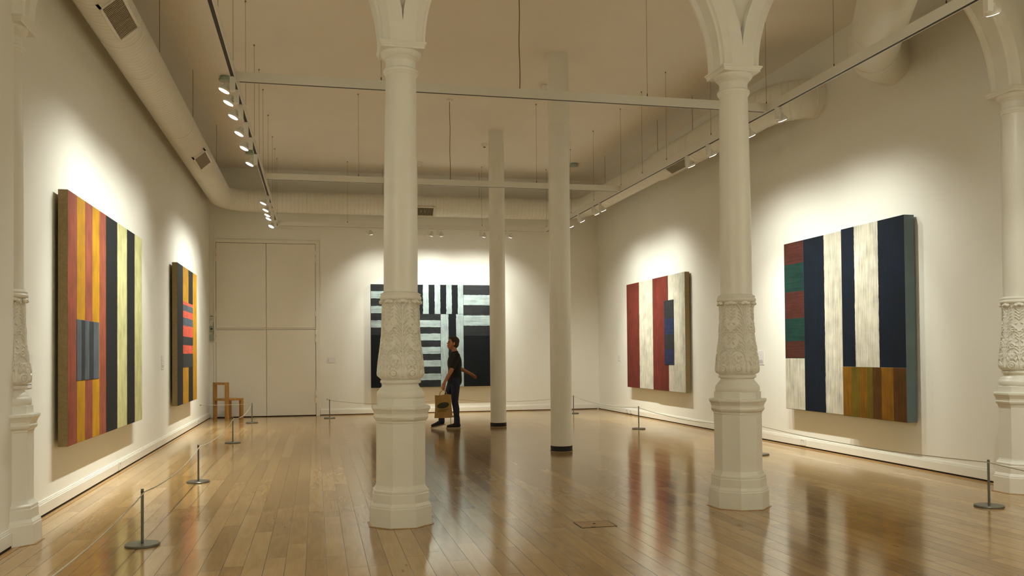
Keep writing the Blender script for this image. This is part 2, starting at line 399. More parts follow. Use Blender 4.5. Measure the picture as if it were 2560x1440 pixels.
# ------------------------------------------------------------ ornate cast columns
def relief_grid(prof, n=384, m=220):
    """carved drum: stems, feathered fronds, scrolls and rosettes raised from the turned surface"""
    zs = np.linspace(prof[0][1], prof[-1][1], m); rs = np.interp(zs, [p[1] for p in prof], [p[0] for p in prof])
    rm = .158; per = 2*PI/4
    th = np.linspace(0, 2*PI, n, endpoint=False)
    loc = (th % per); loc = np.where(loc > per/2, per-loc, loc)      # mirrored half tile 0..45 degrees
    Sx, T = np.meshgrid(loc*rm, (zs-prof[0][1])*.90)
    Hh = np.zeros_like(Sx)
    def seg(p, q, r0, r1, h):
        nonlocal Hh
        px, py = p; dx, dy = q[0]-px, q[1]-py; l2 = dx*dx+dy*dy+1e-12
        t = np.clip(((Sx-px)*dx+(T-py)*dy)/l2, 0, 1); d = np.hypot(Sx-px-t*dx, T-py-t*dy); r = r0+(r1-r0)*t
        Hh = np.maximum(Hh, h*np.sqrt(np.clip(1-(d/r)**2, 0, 1)))
    def poly(pts, r0, r1, h):
        for i in range(len(pts)-1):
            seg(pts[i], pts[i+1], r0+(r1-r0)*i/(len(pts)-1), r0+(r1-r0)*(i+1)/(len(pts)-1), h)
    def ring(c, r, w, h, a0=0, a1=2*PI):
        poly([(c[0]+r*math.cos(a0+(a1-a0)*i/18), c[1]+r*math.sin(a0+(a1-a0)*i/18)) for i in range(19)], w, w, h)
    h = .015
    seg((0, .03), (0, .60), .0085, .006, h)                                   # central stem
    seg((.122, .02), (.122, .33), .006, .004, h*.8)                           # secondary stem
    ring((.066, .045), .030, .0065, h); ring((.066, .045), .012, .009, h)     # bottom rosettes
    for i in range(5): a = .3+i*.6; seg((.066, .05), (.066+.026*math.cos(a), .05+.026*math.sin(a)), .008, .004, h*.9)
    for j, (cx, ct) in enumerate([(.040, .098), (.066, .112), (.094, .098), (.050, .132), (.082, .132)]):   # leaf over the rosette
        for k in (-1, 0, 1): seg((cx, ct-.012), (cx+k*.014, ct+.014), .0075, .005, h*1.05)
    poly([(.118, .10), (.108, .15), (.088, .17)], .006, .004, h)
    ring((.062, .218), .020, .0055, h); seg((.062, .218), (.063, .219), .009, .009, h)      # middle scrolls
    ring((.066, .370), .022, .006, h); seg((.058, .365), (.076, .372), .010, .006, h*1.1)   # upper scrolls
    poly([(.008, .12), (.012, .17), (.026, .215), (.043, .242), (.062, .246)], .006, .0045, h)
    poly([(.008, .27), (.012, .32), (.026, .368), (.046, .398), (.068, .400)], .006, .0045, h)
    poly([(.008, .42), (.016, .48), (.040, .535), (.075, .575)], .006, .0045, h)
    for base, n_ in ((.16, 4), (.29, 5), (.42, 6)):                           # feathered leaflets off the stem
        for i in range(n_):
            t0 = base+i*.026; l = .052-.004*i
            poly([(.010, t0), (.010+l*.55, t0+.030), (.010+l, t0+.040)], .0058, .0030, h*.85)
    for base, n_ in ((.12, 4), (.27, 4), (.45, 5)):
        for i in range(n_):
            t0 = base+i*.026
            poly([(.120, t0), (.100, t0+.020), (.084, t0+.024)], .0055, .0030, h*.85)
    for c in ((.098, .255), (.108, .215), (.098, .300), (.040, .265), (.094, .415), (.104, .345), (.034, .34)): seg(c, (c[0]+.010, c[1]+.006), .008, .006, h*.95)
    for i in range(5): poly([(.124-.018*i, .565), (.118-.018*i, .592)], .007, .008, h*.7)
    rg = np.random.RandomState(3); nz = np.zeros_like(Hh)
    for _ in range(60):
        kx, kz, ph = rg.randint(6, 60), rg.uniform(40, 260), rg.uniform(0, 6.28)
        nz += np.sin(th[None, :]*kx+T*kz+ph)
    Hh = Hh+nz/60*.0045
    v = (T/T.max()); fade = np.clip(v/.03, 0, 1)*np.clip((1-v)/.03, 0, 1)
    Rr = rs[:, None]-.004+Hh*fade
    vs = [(Rr[i, j]*math.cos(th[j]), Rr[i, j]*math.sin(th[j]), zs[i]) for i in range(m) for j in range(n)]
    fs = [(i*n+j, i*n+(j+1) % n, (i+1)*n+(j+1) % n, (i+1)*n+j) for i in range(m-1) for j in range(n)]
    fs += [tuple(range(n))[::-1], tuple((m-1)*n+j for j in range(n))]
    return vs, fs
def build_column(x, label):
    root = thing('ornate_column', label, 'column', (x, YA, 0), 0, 'carved cast columns of the arcade')
    ped = [(.2687, 0), (.2687, .150), (.264, .158), (.264, .166), (.252, .184), (.2465, .190), (.2465, .262), (.240, .270), (.243, .276), (.243, .288), (.228, .300), (.217, .318), (.213, .332),
           (.213, .838), (.217, .846), (.217, .856), (.222, .862), (.233, .872), (.239, .886), (.239, .896), (.235, .898), (.235, .920), (.240, .926), (.240, .930), (.250, .948), (.257, .958), (.257, .976), (.250, .980), (.209, .981), (.209, 1.040), (.205, 1.044)]
    MB().lathe(ped, 8, a0=PI/8).make('pedestal', M['column'], root, bevel=.003)
    tor = [(.190, 1.040), (.1955, 1.048), (.198, 1.060), (.199, 1.075), (.196, 1.090), (.190, 1.100), (.182, 1.106), (.179, 1.112), (.174, 1.122), (.160, 1.134), (.151, 1.148), (.148, 1.158), (.156, 1.166), (.166, 1.168), (.169, 1.176), (.169, 1.184), (.166, 1.190), (.158, 1.194), (.158, 1.20)]
    MB().lathe(tor, 64).make('torus_base', M['column'], root, True, angle=.7)
    dr = [(.165, 1.196), (.178, 1.208), (.186, 1.228), (.189, 1.250), (.187, 1.275), (.181, 1.341), (.167, 1.45), (.154, 1.558), (.1495, 1.682), (.147, 1.80), (.149, 1.845), (.152, 1.858)]
    MB().add(*relief_grid(dr)).make('carved_drum', M['column'], root, True, angle=1.2)
    lip = MB()
    for i in range(8):                                                        # acanthus leaf tips curling out under the ring
        a = 2*PI*i/8; c, s = math.cos(a), math.sin(a)
        m3 = Matrix.Rotation(a, 3, 'Z') @ Matrix.Rotation(.5, 3, 'Y')
        for k, w in ((-1, .02), (0, .026), (1, .02)):
            aa = a+k*.15
            lip.sphere((.160*math.cos(aa), .160*math.sin(aa), 1.849-.007*abs(k)), (.022, w*1.05, .015), m3, 12, 8)
    lip.make('leaf_tips', M['column'], root, True, angle=1.2)
    rg = [(.150, 1.856), (.166, 1.860), (.173, 1.868), (.1745, 1.878), (.171, 1.888), (.164, 1.893), (.164, 1.899), (.168, 1.903), (.168, 1.909), (.163, 1.914), (.150, 1.920), (.142, 1.926)]
    MB().lathe(rg, 64).make('collar_ring', M['column'], root, True, angle=.7)
    MB().lathe([(.1415, 1.922), (.1415, 2.4), (.1385, 2.9), (.133, 3.4), (.1268, 3.745)], 64).make('shaft', M['column'], root, True)
    cap = [(.127, 3.740), (.134, 3.748), (.138, 3.756), (.139, 3.762), (.1445, 3.766), (.148, 3.776), (.147, 3.786), (.142, 3.793), (.131, 3.797), (.1265, 3.802), (.1265, 3.862), (.131, 3.866), (.131, 3.872), (.1365, 3.874), (.1365, 3.880), (.142, 3.882), (.142, 3.888), (.148, 3.891), (.158, 3.900), (.167, 3.912), (.171, 3.922), (.171, 3.934)]
    MB().lathe(cap, 64).make('capital', M['column'], root, True, angle=.5)
    ab = MB(); q = math.sqrt(2)
    ab.lathe([(.178*q, 3.934), (.178*q, 3.954), (.182*q, 3.956), (.184*q, 3.964), (.192*q, 3.972), (.194*q, 3.974), (.194*q, ZS)], 4, a0=PI/4)
    ab.make('abacus', M['column'], root, bevel=.0015)
    return root
col = build_column(CXS[1], 'white carved column on an octagonal pedestal, left of the two standing free in the floor')
col.rotation_euler = (0, .007, 0)
c2 = copy_thing(col, (CXS[2], YA, 0), 'white carved column on an octagonal pedestal, right of the two standing free in the floor')
copy_thing(col, (CXS[0], YA, 0), 'white carved column half hidden by the wall at the far left')
copy_thing(col, (CXS[3], YA, 0), 'white carved column against the right wall behind a barrier post')
for i, xx in enumerate(CXS):             # cut-out border in the floorboards round each pedestal
    struct(MB().lathe([(.288, 0), (.288, .004)], 8, (xx, YA), PI/8).make('trim_%d' % (7+i), M['edge']))

# plain round columns
def round_column(x, y, label, seam=None):
    root = thing('round_column', label, 'column', (x, y, 0), 0, 'plain round columns')
    r = .1525
    prof = [(r, .075), (r, HC)] if not seam else [(r, .075), (r, seam-.004), (r-.004, seam-.003), (r-.004, seam+.003), (r+.002, seam+.004), (r+.002, HC)]
    MB().lathe(prof, 64).make('shaft', M['column'], root, True)
    MB().lathe([(r+.005, 0), (r+.005, .076), (r, .078)], 64).make('base_band', M['rubber'], root, True)
    MB().lathe([(r+.016, 0), (r+.014, .004)], 64).make('floor_ring', M['edge'], root)
    return root
round_column(5.817, 12.09, 'plain white round column with black foot, the thicker and nearer of two', 4.70)
round_column(5.817, 16.53, 'plain white round column with black foot, overlapping the right end of the striped black painting')

# ------------------------------------------------------------ paintings (plain banded stand-ins)
def canvas_box(root, name, mats, x0, x1, y0, y1, z0, z1, face):
    """a stretched canvas: painted face on the side 'face' ('+x', '-x', '-y'), edge material elsewhere"""
    m = MB(); m.cur = 1; m.box(x0, x1, y0, y1, z0, z1)
    idx = {'-z': 0, '+z': 1, '-y': 2, '+x': 3, '+y': 4, '-x': 5}[face]
    m.mi[idx] = 0
    return m.make(name, mats, root, bevel=.004)
# left wall, nearer
p = thing('painting', 'large painting on the left wall with terracotta, ochre, black and pale green bands', 'painting', (0, 10.535, .577))
o0 = 8.77-10.535
bands = [(8.6, 'terra'), (9.081, 'ochre'), (9.38, 'terra'), (9.682, 'ochre'), (9.971, 'terra'), (10.269, 'black'), (10.83, 'pale'), (11.355, 'black'), (11.81, 'pale')]
canvas_box(p, 'canvas', [paint('bands_earth', 'Y', [(a-10.535, c) for a, c in bands]), M['linen']], .035, .12, 8.77-10.535, 12.30-10.535, 0, 2.394, '+x')
canvas_box(p, 'inset_panel', [paint('slate_block', 'Y', [(-1.6, 'slate'), (-1.30, 'char'), (-1.16, 'slate'), (-1.0, 'char'), (-.82, 'slate')]), M['dark']], .10, .124, 9.072-10.535, 9.953-10.535, .601, 1.197, '+x')
# left wall, farther
p = thing('painting', 'tall narrow looking painting with ochre and black bands, on the left wall near the door', 'painting', (0, 16.52, .584))
bands = [(15.2, 'black'), (15.925, 'ochre'), (16.605, 'black'), (17.175, 'ochre')]
canvas_box(p, 'canvas', [paint('bands_ochre', 'Y', [(a-16.52, c) for a, c in bands]), M['linen']], .035, .12, 15.31-16.52, 17.725-16.52, 0, 2.396, '+x')
canvas_box(p, 'inset_panel', [paint('bars_rose', 'Z', [(.6, 'char'), (.87, 'rosy'), (1.02, 'char'), (1.17, 'rosy'), (1.36, 'slate'), (1.5, 'rosy'), (1.62, 'slate'), (1.73, 'rosy')], streak='y'), M['dark']], .10, .123, 15.922-16.52, 17.165-16.52, .63, 1.787, '+x')
# back wall
p = thing('painting', 'wide black and pale blue barred painting on the back wall behind the man', 'painting', (5.18, D, .629))
xl, xr, zt = 3.635-5.18, 6.725-5.18, 2.457
MB().box(xl, xr, -.11, -.03, 0, zt).make('canvas', [M['dark']], p, bevel=.004)
fb = MB(); mats = []
def bars(name, axis, a0, a1, n, c0, c1, ph):
    st = [(a0-.05 if i == 0 else a0+(a1-a0)*i/n, (c0, c1)[(i+ph) % 2]) for i in range(n)]
    return paint(name, axis, st, streak='x' if axis == 'Z' else 'z', wob=.013)
cells = [(xl, xl+.95, 1.25, zt, 'Z', 7, 0), (xl+.95, xl+2.22, 1.75, zt, 'X', 9, 1), (xl+2.22, xr, 1.22, zt, 'Z', 5, 0),
         (xl, xl+.95, 0, 1.25, 'X', 4, 0), (xl+.95, xl+1.66, 0, 1.75, 'Z', 11, 0), (xl+1.66, xl+2.22, 0, 1.75, 'X', 3, 1), (xl+2.22, xr, 0, 1.22, 'X', 5, 0)]
for i, (x0, x1, z0, z1, ax, n, ph) in enumerate(cells):
    a0, a1 = (z0, z1) if ax == 'Z' else (x0, x1)
    mats.append(bars('bars_%d' % i, ax, a0, a1, n, 'black' if i in (3, 6) or ax == 'X' else 'char', 'ice' if i != 6 else 'black', ph)); fb.cur = i
    fb.box(x0+.003, x1-.003, -.116, -.109, z0+.003, z1-.003)
fb.make('painted_face', mats, p)
# right wall, farther
p = thing('painting', 'square painting with red and white bands on the right wall beyond the carved column', 'painting', (W, 16.9, .64))
canvas_box(p, 'canvas_panel', [paint('bands_red', 'Y', [(-.2, 'white'), (.82, 'red')]), M['linen']], -.12, -.03, 16.95-16.9, 18.497-16.9, 0, 2.295, '-x')
canvas_box(p, 'canvas_panel', [paint('bands_red_near', 'Y', [(-1.9, 'white'), (-.785, 'red')]), M['linen']], -.128, -.03, 15.319-16.9, 16.935-16.9, -.004, 2.297, '-x')
canvas_box(p, 'inset_panel', [paint('blocks_blue', 'Z', [(.4, 'blue'), (.83, 'char'), (1.12, 'blue'), (1.44, 'char')], streak='y'), M['dark']], -.134, -.11, 15.84-16.9, 16.32-16.9, .52, 1.802, '-x')
# right wall, nearer: two panels of different depth
p = thing('painting', 'large navy and white banded painting with slate edge, nearest on the right wall', 'painting', (W, 10.25, .55))
y = lambda v: v-10.25
canvas_box(p, 'canvas_panel', [paint('bands_navy', 'Y', [(y(9.9), 'white'), (y(10.68), 'navy')]), M['slate_edge']], -.13, -.03, y(10.236), y(11.726), .006, 2.452, '-x')
canvas_box(p, 'upper_block', [paint('maroon_block', 'Z', [(.7, 'maroon'), (1.0, 'green'), (1.33, 'maroon'), (1.72, 'green'), (2.13, 'maroon')], streak='y'), M['slate_edge']], -.132, -.12, y(11.20), y(11.722), .757, 2.449, '-x')
canvas_box(p, 'lower_block', [paint('white_block', 'Y', [(y(11.0), 'white')]), M['slate_edge']], -.132, -.12, y(11.20), y(11.722), .009, .753, '-x')
canvas_box(p, 'canvas_panel', [paint('bands_navy_near', 'Y', [(y(8.8), 'navy'), (y(9.46), 'white'), (y(9.943), 'navy')]), M['slate_edge']], -.165, -.028, y(8.965), y(10.23), 0, 2.461, '-x')
canvas_box(p, 'lower_block', [paint('ochre_block', 'Y', [(y(8.8), 'brown'), (y(9.2), 'gold'), (y(9.42), 'brown'), (y(9.6), 'olive'), (y(9.72), 'gold'), (y(9.87), 'olive'), (y(10.03), 'gold')]), M['slate_edge']], -.168, -.15, y(8.967), y(10.228), .002, .648, '-x')

# ------------------------------------------------------------ ducts
def arc(c, r, a0, a1, n=10): return [(c[0]+r*math.cos(a0+(a1-a0)*i/n), c[1]+r*math.sin(a0+(a1-a0)*i/n)) for i in range(n+1)]
def duct_tube(path, r, n=40, step=.09, groove=.0048):
    """a spiral-seam duct: densely resampled tube with a small raised seam every 'step' metres"""
    P = [Vector(p) for p in path]; rs = r if isinstance(r, list) else [r]*len(P)
    out, rr = [], []
    acc = 0; nxt = 0
    for i in range(len(P)-1):
        d = (P[i+1]-P[i]).length; t = 0
        out.append(P[i]); rr.append(rs[i])
        nx = step-(acc % step)
        while nx < d-.02:
            for k, e in ((-.016, 0), (-.007, 0), (-.003, groove), (.003, groove), (.007, 0), (.016, 0)):
                q = (nx+k)/d
                if 0 < q < 1: out.append(P[i].lerp(P[i+1], q)); rr.append(rs[i]+(rs[i+1]-rs[i])*q+e)
            nx += step
        acc += d
    out.append(P[-1]); rr.append(rs[-1])
    return MB().tube(out, rr, n)
def vent(root, c, ydir, normal, ln, wd_, r):
    """saddle grille: frame, dark void and slats; ydir = duct axis, normal = outward"""
    c, a, n_ = Vector(c), Vector(ydir).normalized(), Vector(normal).normalized(); w = a.cross(n_).normalized()
    def ob(m, u0, u1, v0, v1, h0, h1):
        vs = [c+a*u+w*v+n_*h for h in (h0, h1) for (u, v) in ((u0, v0), (u1, v0), (u1, v1), (u0, v1))]
        m.add(vs, [(0,3,2,1),(4,5,6,7),(0,1,5,4),(1,2,6,5),(2,3,7,6),(3,0,4,7)])
    L, V = ln/2, wd_/2; h = r+.022; g = MB()
    ob(g, -L, L, -V, -V+.025, r-.09, h); ob(g, -L, L, V-.025, V, r-.09, h); ob(g, -L, -L+.025, -V, V, r-.09, h); ob(g, L-.025, L, -V, V, r-.09, h)
    f = g.make('vent_frame', M['duct'], root)
    g = MB(); ob(g, -L+.02, L-.02, -V+.02, V-.02, r-.02, r+.002); g.make('vent_void', M['void'], f)
    g = MB(); k = int(ln/.034)
    for i in range(k):
        u = -L+.03+(ln-.06)*(i+.5)/k; ob(g, u-.006, u+.006, -V+.022, V-.022, r+.002, h-.004)
    g.make('vent_slats', M['slat'], f)
def clip(root, p, r, axis):
    return None
DZ = 4.93
# left + back + right duct is one run of pipe
lx, rx, by = .335, 8.728, 20.50
path = [(lx, YF+.02, DZ), (lx, by-.75, DZ)]+[(q[0], q[1], DZ) for q in arc((lx+.75, by-.75), .75, PI, PI/2, 8)][1:]
path += [(rx-.85, by, DZ)]+[(q[0], q[1], DZ) for q in arc((rx-.85, by-.85), .85, PI/2, 0, 8)][1:]
path += [(rx, 15.6, DZ), (rx, 15.35, DZ), (rx, 11.56, DZ)]+[(q[0], q[1], DZ+.01*i) for i, q in enumerate(arc((rx+.56, 11.56), .56, PI, PI*1.5, 6))][1:] + [(W-.001, 11.0, 4.99)]
rad = [.2437]*2+[.2437]*8+[.245]+[.243]*8+[.240, .268, .268]+[.272]*6+[.272]
root = thing('air_duct', 'long white spiral duct running along the left, back and right walls under the ceiling', 'duct', (0, 0, 0))
pipe = duct_tube(path, rad).make('pipe', M['duct'], root, True, angle=1.0)
def band(root, p0, p1, r): MB().tube([p0, p1], r, 40).make('joint_band', M['duct'], root, True, angle=1.0)
for yy in (3.2, 6.4, 9.85, 10.93, 13.8, 17.0): band(root, (lx, yy-.012, DZ), (lx, yy+.012, DZ), .2475)       # joints between the lengths
for xx in (2.2, 3.9, 5.6, 7.0): band(root, (xx-.012, by, DZ), (xx+.012, by, DZ), .249)
for yy in (12.2, 13.58, 18.14): band(root, (rx, yy-.012, DZ), (rx, yy+.012, DZ), .274 if yy < 15 else .245)
band(root, (W-.03, 11.0, 4.99), (W, 11.0, 4.99), .285)
vn = Vector((.66, 0, -.75)).normalized()
vent(root, (lx, 9.12, DZ), (0, 1, 0), vn, .86, .26, .243)
vent(root, (lx, 15.5, DZ), (0, 1, 0), vn, .86, .26, .243)
vent(root, (4.87, by, DZ), (1, 0, 0), (0, -.78, -.63), .46, .26, .245)
vent(root, (rx, 14.2, DZ), (0, 1, 0), (-.55, 0, -.83), .86, .26, .268)
for yy in (10.93, 13.8, 17.0): MB().tube([(lx+.235, yy, DZ+.1), (lx+.235, yy, HC)], .004, 6).make('hanger_rod', M['wire'], root)
for yy in (13.58, 15.12, 18.14): MB().tube([(rx-.13, yy, DZ+.18), (rx-.13, yy, HC)], .004, 6).make('hanger_rod', M['wire'], root)
for xx in (3.9, 6.2): MB().tube([(xx, by-.1, DZ+.2), (xx, by-.1, HC)], .004, 6).make('hanger_rod', M['wire'], root)
root = thing('air_duct', 'short fat white duct crossing into the upper right wall near the right carved column', 'duct', (0, 0, 0))
path = [(5.9, 4.6, 4.78), (7.62, 7.08, 4.795), (7.77, 7.33, 4.80), (8.20, 8.05, 4.83), (8.48, 8.52, 4.855), (8.66, 8.78, 4.88), (8.86, 9.02, 4.905), (9.08, 9.20, 4.94), (W-.001, 9.30, 4.965)]
duct_tube(path, [.27, .27, .27, .27, .278, .278, .278, .278, .278], step=.36, groove=.0015).make('pipe', M['duct'], root, True, angle=1.0)
for p0, p1, r in (((8.16, 7.98, 4.828), (8.20, 8.05, 4.83), .282), ((8.62, 8.73, 4.874), (8.66, 8.78, 4.88), .284), ((W-.03, 9.29, 4.963), (W, 9.30, 4.965), .295)): band(root, p0, p1, r)
MB().tube([(6.4, 5.32, 4.78), (6.4, 5.32, HC)], .005, 6).make('hanger_rod', M['wire'], root)

# ------------------------------------------------------------ lighting tracks hung on wires
TX0, TX1, TZ0, TZ1 = 1.545, 7.667, 4.268, 4.368
BY = [9.42, 14.56, 19.70]
def wire(root, x, y, r=.0022, z1=HC):
    w = MB().tube([(x, y, TZ1), (x, y, z1)], r, 6).make('suspension_wire', M['wire'], root)
    MB().lathe([(.006, TZ1), (.006, TZ1+.03), (.004, TZ1+.04)], 8, (x, y)).make('wire_gripper', M['dark'], w, True)
    MB().lathe([(.004, HC-.022), (.010, HC-.016), (.010, HC)], 8, (x, y)).make('ceiling_anchor', M['wire'], w, True)
def track(label, horizontal, pos, a0, a1, wires, cable=()):
    root = thing('lighting_track', label, 'lighting track', (0, 0, 0), 0, 'suspended lighting tracks')
    h = .026; m = MB(); s = MB()
    if horizontal:
        m.box(a0, a1, pos-h, pos-.017, TZ0, TZ1); m.box(a0, a1, pos+.017, pos+h, TZ0, TZ1); m.box(a0, a1, pos-.017, pos+.017, TZ0+.02, TZ1)
        s.box(a0+.03, a1-.03, pos-.0165, pos+.0165, TZ0+.001, TZ0+.0205)
    else:
        m.box(pos-h, pos-.017, a0, a1, TZ0, TZ1); m.box(pos+.017, pos+h, a0, a1, TZ0, TZ1); m.box(pos-.017, pos+.017, a0, a1, TZ0+.02, TZ1)
        s.box(pos-.0165, pos+.0165, a0+.03, a1-.03, TZ0+.001, TZ0+.0205)
    m.make('rail', M['track'], root); s.make('contact_slot', M['slot'], root)
    for w in wires: wire(root, *((w, pos) if horizontal else (pos, w)))
    for x in cable:
        pts = [(x+.004*math.sin(i*.9), pos, TZ1+(HC-TZ1)*i/14) for i in range(15)]
        MB().tube(pts, .006, 8).make('power_cable', M['wire'], root, True)
        MB().box(x-.05, x+.05, pos-.035, pos+.035, HC-.05, HC).make('ceiling_box', M['plastic'], root, bevel=.004)
    return root
track('white lighting track running away from the camera along the left side, carrying lit spotlights', False, TX0, YF+.5, BY[2]+.026, [-2, 1.4, 4.8, 6.6, 7.92, 9.35, 10.99, 12.53, 13.59, 14.6, 16.14, 17.72, 18.74, 19.68])
track('white lighting track running away from the camera along the right side above the navy painting', False, TX1, YF+.5, BY[2]+.026, [-2, 1.4, 4.8, 6.4, 8.06, 9.46, 10.96, 12.51, 13.53, 14.56, 16.11, 17.66, 19.68])
track('nearest white cross beam between the two side tracks, passing behind the carved columns', True, BY[0], TX0+.027, TX1-.027, [3.07, 6.13], [4.61])
track('middle white cross beam between the two side tracks, with a cable at its centre', True, BY[1], TX0+.027, TX1-.027, [3.07, 6.12], [4.605])
track('farthest white cross beam close to the back wall, carrying five spotlights', True, BY[2], TX0+.027, TX1-.027, [3.07, 6.13])

# spotlights: gear box, bracket, lamp head with glowing lens; the lamp's own light sits in the head
gm = MB(); gm.box(-.026, .026, -.027, .027, -.145, -.004); gm.box(-.012, .012, -.03, .03, -.004, 0)
head = MB(); hp = [(.012, -.085), (.026, -.082), (.030, -.060), (.034, -.045), (.050, -.028), (.058, -.020), (.064, -.012), (.064, .006), (.058, .010)]
head.lathe(hp, 32)
lens = MB().lathe([(.054, .0105), (.050, .013)], 32)
first = {}
def spotlight(x, y, side, target, power, label, size=122, blend=1.0, on=True):
    root = thing('track_spotlight', label, 'spotlight', (x, y, TZ0), 0, 'white track spotlights')
    if not first:
        g = gm.make('gear_box', M['lampbody'], root, bevel=.004); hd = head.make('lamp_head', M['lampbody'], root, True, angle=.5); le = lens.make('lens', M['lens'], hd)
        first.update(g=g.data, h=hd.data, l=le.data)
    else:
        g = bpy.data.objects.new('gear_box', first['g']); hd = bpy.data.objects.new('lamp_head', first['h']); le = bpy.data.objects.new('lens', first['l'])
        for o_, p_ in ((g, root), (hd, root), (le, hd)): COL.objects.link(o_); o_.parent = p_
        bv = g.modifiers.new('bevel', 'BEVEL'); bv.width = .004; bv.segments = 2
    off = {'l': Vector((-.085, .05, -.125)), 'r': Vector((.085, .05, -.125)), 'b': Vector((.09, .075, -.125))}[side]
    d = (Vector(target)-(Vector((x, y, TZ0))+off)).normalized()
    hd.location = off; hd.rotation_euler = d.to_track_quat('Z', 'Y').to_euler()
    br = MB(); p0 = Vector((math.copysign(.02, off.x), .01, -.12)); p1 = off-d*.06
    br.tube([p0, (p0+p1)/2+Vector((0, 0, .004)), p1], .009, 8); br.make('bracket', M['lampbody'], root, True)
    L = bpy.data.lights.new('bulb', 'SPOT'); L.energy = power; L.color = LAMP_COL; L.spot_size = math.radians(size); L.spot_blend = blend; L.shadow_soft_size = .03
    lo = bpy.data.objects.new('bulb', L); COL.objects.link(lo); lo.parent = hd; lo.location = (0, 0, .03); lo.rotation_euler = (PI, 0, 0)
    if side != 'x' and size < 124:                  # the reflector's narrower beam inside the wide spill
        L2 = L.copy(); L2.energy = power*BEAM; L2.spot_size = math.radians(58)
        l2 = bpy.data.objects.new('beam', L2); COL.objects.link(l2); l2.parent = hd; l2.location = (0, 0, .03); l2.rotation_euler = (PI, 0, 0)
    return root
LW = [(9.27, (0, 9.2, .9)), (9.72, (0, 9.6, 1.1)), (10.28, (0, 10.1, .9)), (11.05, (0, 10.8, 1.1)), (11.82, (0, 11.5, .9)), (12.78, (0, 12.5, .9)),
      (16.05, (0, 15.9, .9)), (16.8, (0, 16.5, 1.1)), (17.4, (0, 17.0, .9)), (17.85, (0, 17.4, 1.1)), (18.9, (0, 18.0, .9))]
nth = ['first', 'second', 'third', 'fourth', 'fifth', 'sixth', 'seventh', 'eighth', 'ninth', 'tenth', 'eleventh']
for i, (yy, t) in enumerate(LW):
    lab = 'lit white spotlight on the left track, %s from the nearest cross beam' % nth[i]
    if i == 0: lab = 'lit white spotlight on the left track, just under its joint with the nearest cross beam'
    if i == 10: lab = 'white spotlight at the far end of the left track, closest to the back wall'
    spotlight(TX0, yy, 'l', t, P_LEFT*(.8 if i in (0, 5, 6) else 1), lab)
RW = [(5.93, (XR, 6.9, 1.0)), (9.2, (W, 9.8, .9)), (9.95, (W, 10.5, 1.1)), (11.05, (W, 11.5, 1.1)), (11.75, (W, 12.2, .9)), (15.75, (W, 16.3, .9)), (16.15, (W, 16.8, 1.1)), (17.1, (W, 17.6, 1.1)), (17.9, (W, 18.3, .9))]
rl = ['white spotlight on the right track in the top right corner, nearest the camera', 'white spotlight on the right track in front of the duct elbow', 'white spotlight on the right track peeping out right of the right carved column',
      'white spotlight on the right track just left of the right carved column', 'white spotlight on the right track beside the duct grille',
      'white spotlight on the far right track, fourth from its far end', 'white spotlight on the far right track, third from its far end', 'white spotlight on the far right track, second from its far end', 'white spotlight at the far end of the right track']
for i, (yy, t) in enumerate(RW): spotlight(TX1, yy, 'r', t, P_RIGHT*(.35 if i == 0 else 1), rl[i])
BW = [(3.50, (4.2, D, 1.6)), (4.87, (4.7, D, 1.8)), (5.10, (5.3, D, 1.8)), (6.10, (5.9, D, 1.8)), (6.73, (6.3, D, 1.6))]
bl = ['white spotlight on the far cross beam left of the left carved column', 'white spotlight on the far cross beam just right of the left carved column', 'white spotlight on the far cross beam, right one of the close pair',
      'white spotlight on the far cross beam, half hidden by the farther round column', 'white spotlight on the far cross beam between the two round columns']
for i, (xx, t) in enumerate(BW): spotlight(xx, BY[2], 'b', t, P_BACK, bl[i], 122)
FW = [(TX0, -2.2, 'l', (XL, -2, 2.2)), (TX0, .3, 'l', (XL, .5, 2.2)), (TX0, 3.0, 'l', (XL, 3.1, 2.2)), (TX1, -2.2, 'r', (XR, -2, 2.2)), (TX1, .3, 'r', (XR, .5, 2.2)), (TX1, 2.9, 'r', (XR, 3.2, 2.2))]  # unseen spotlights added to fill the nearer bay and column fronts with light
fl_ = ['white spotlight on the left track in the nearer bay, farthest behind the camera', 'white spotlight on the left track in the nearer bay, beside the camera', 'white spotlight on the left track in the nearer bay, in front of the arcade',
       'white spotlight on the right track in the nearer bay, farthest behind the camera', 'white spotlight on the right track in the nearer bay, beside the camera', 'white spotlight on the right track in the nearer bay, in front of the arcade']
for (xx, yy, sd, t), lb in zip(FW, fl_): spotlight(xx, yy, sd, t, P_FILL, lb, 126)

# ------------------------------------------------------------ barrier posts and cords
def post_proto(loc, label):
    root = thing('barrier_post', label, 'barrier post', loc, 0, 'low steel barrier posts')
    MB().lathe([(.120, 0), (.124, .003), (.124, .014), (.120, .018), (.014, .019)], 48).make('base_plate', M['steel'], root, True, angle=.5)
    MB().lathe([(.0105, .018), (.0105, .418), (.008, .421)], 20).make('pole', M['steel'], root, True, angle=.5)
    MB().lathe([(.0118, .393), (.0118, .404)], 20).make('cord_collar', M['dark'], root, True, angle=.5)
    return root
LP = [(1.11, 3.55), (1.102, 6.933), (1.082, 10.244), (1.047, 14.742), (1.049, 19.033)]
BP = [(2.658, 19.90), (5.342, 19.54), (8.242, 19.535), (8.163, 15.12), (8.258, 10.816), (8.2245, 6.6515), (8.22, 2.9)]
ll = ['low steel barrier post in the near left bay, beside the camera', 'low steel barrier post with round foot, nearest on the left', 'low steel barrier post second along the left wall, before the banded painting', 'low steel barrier post third along the left wall', 'low steel barrier post in front of the wooden chair']
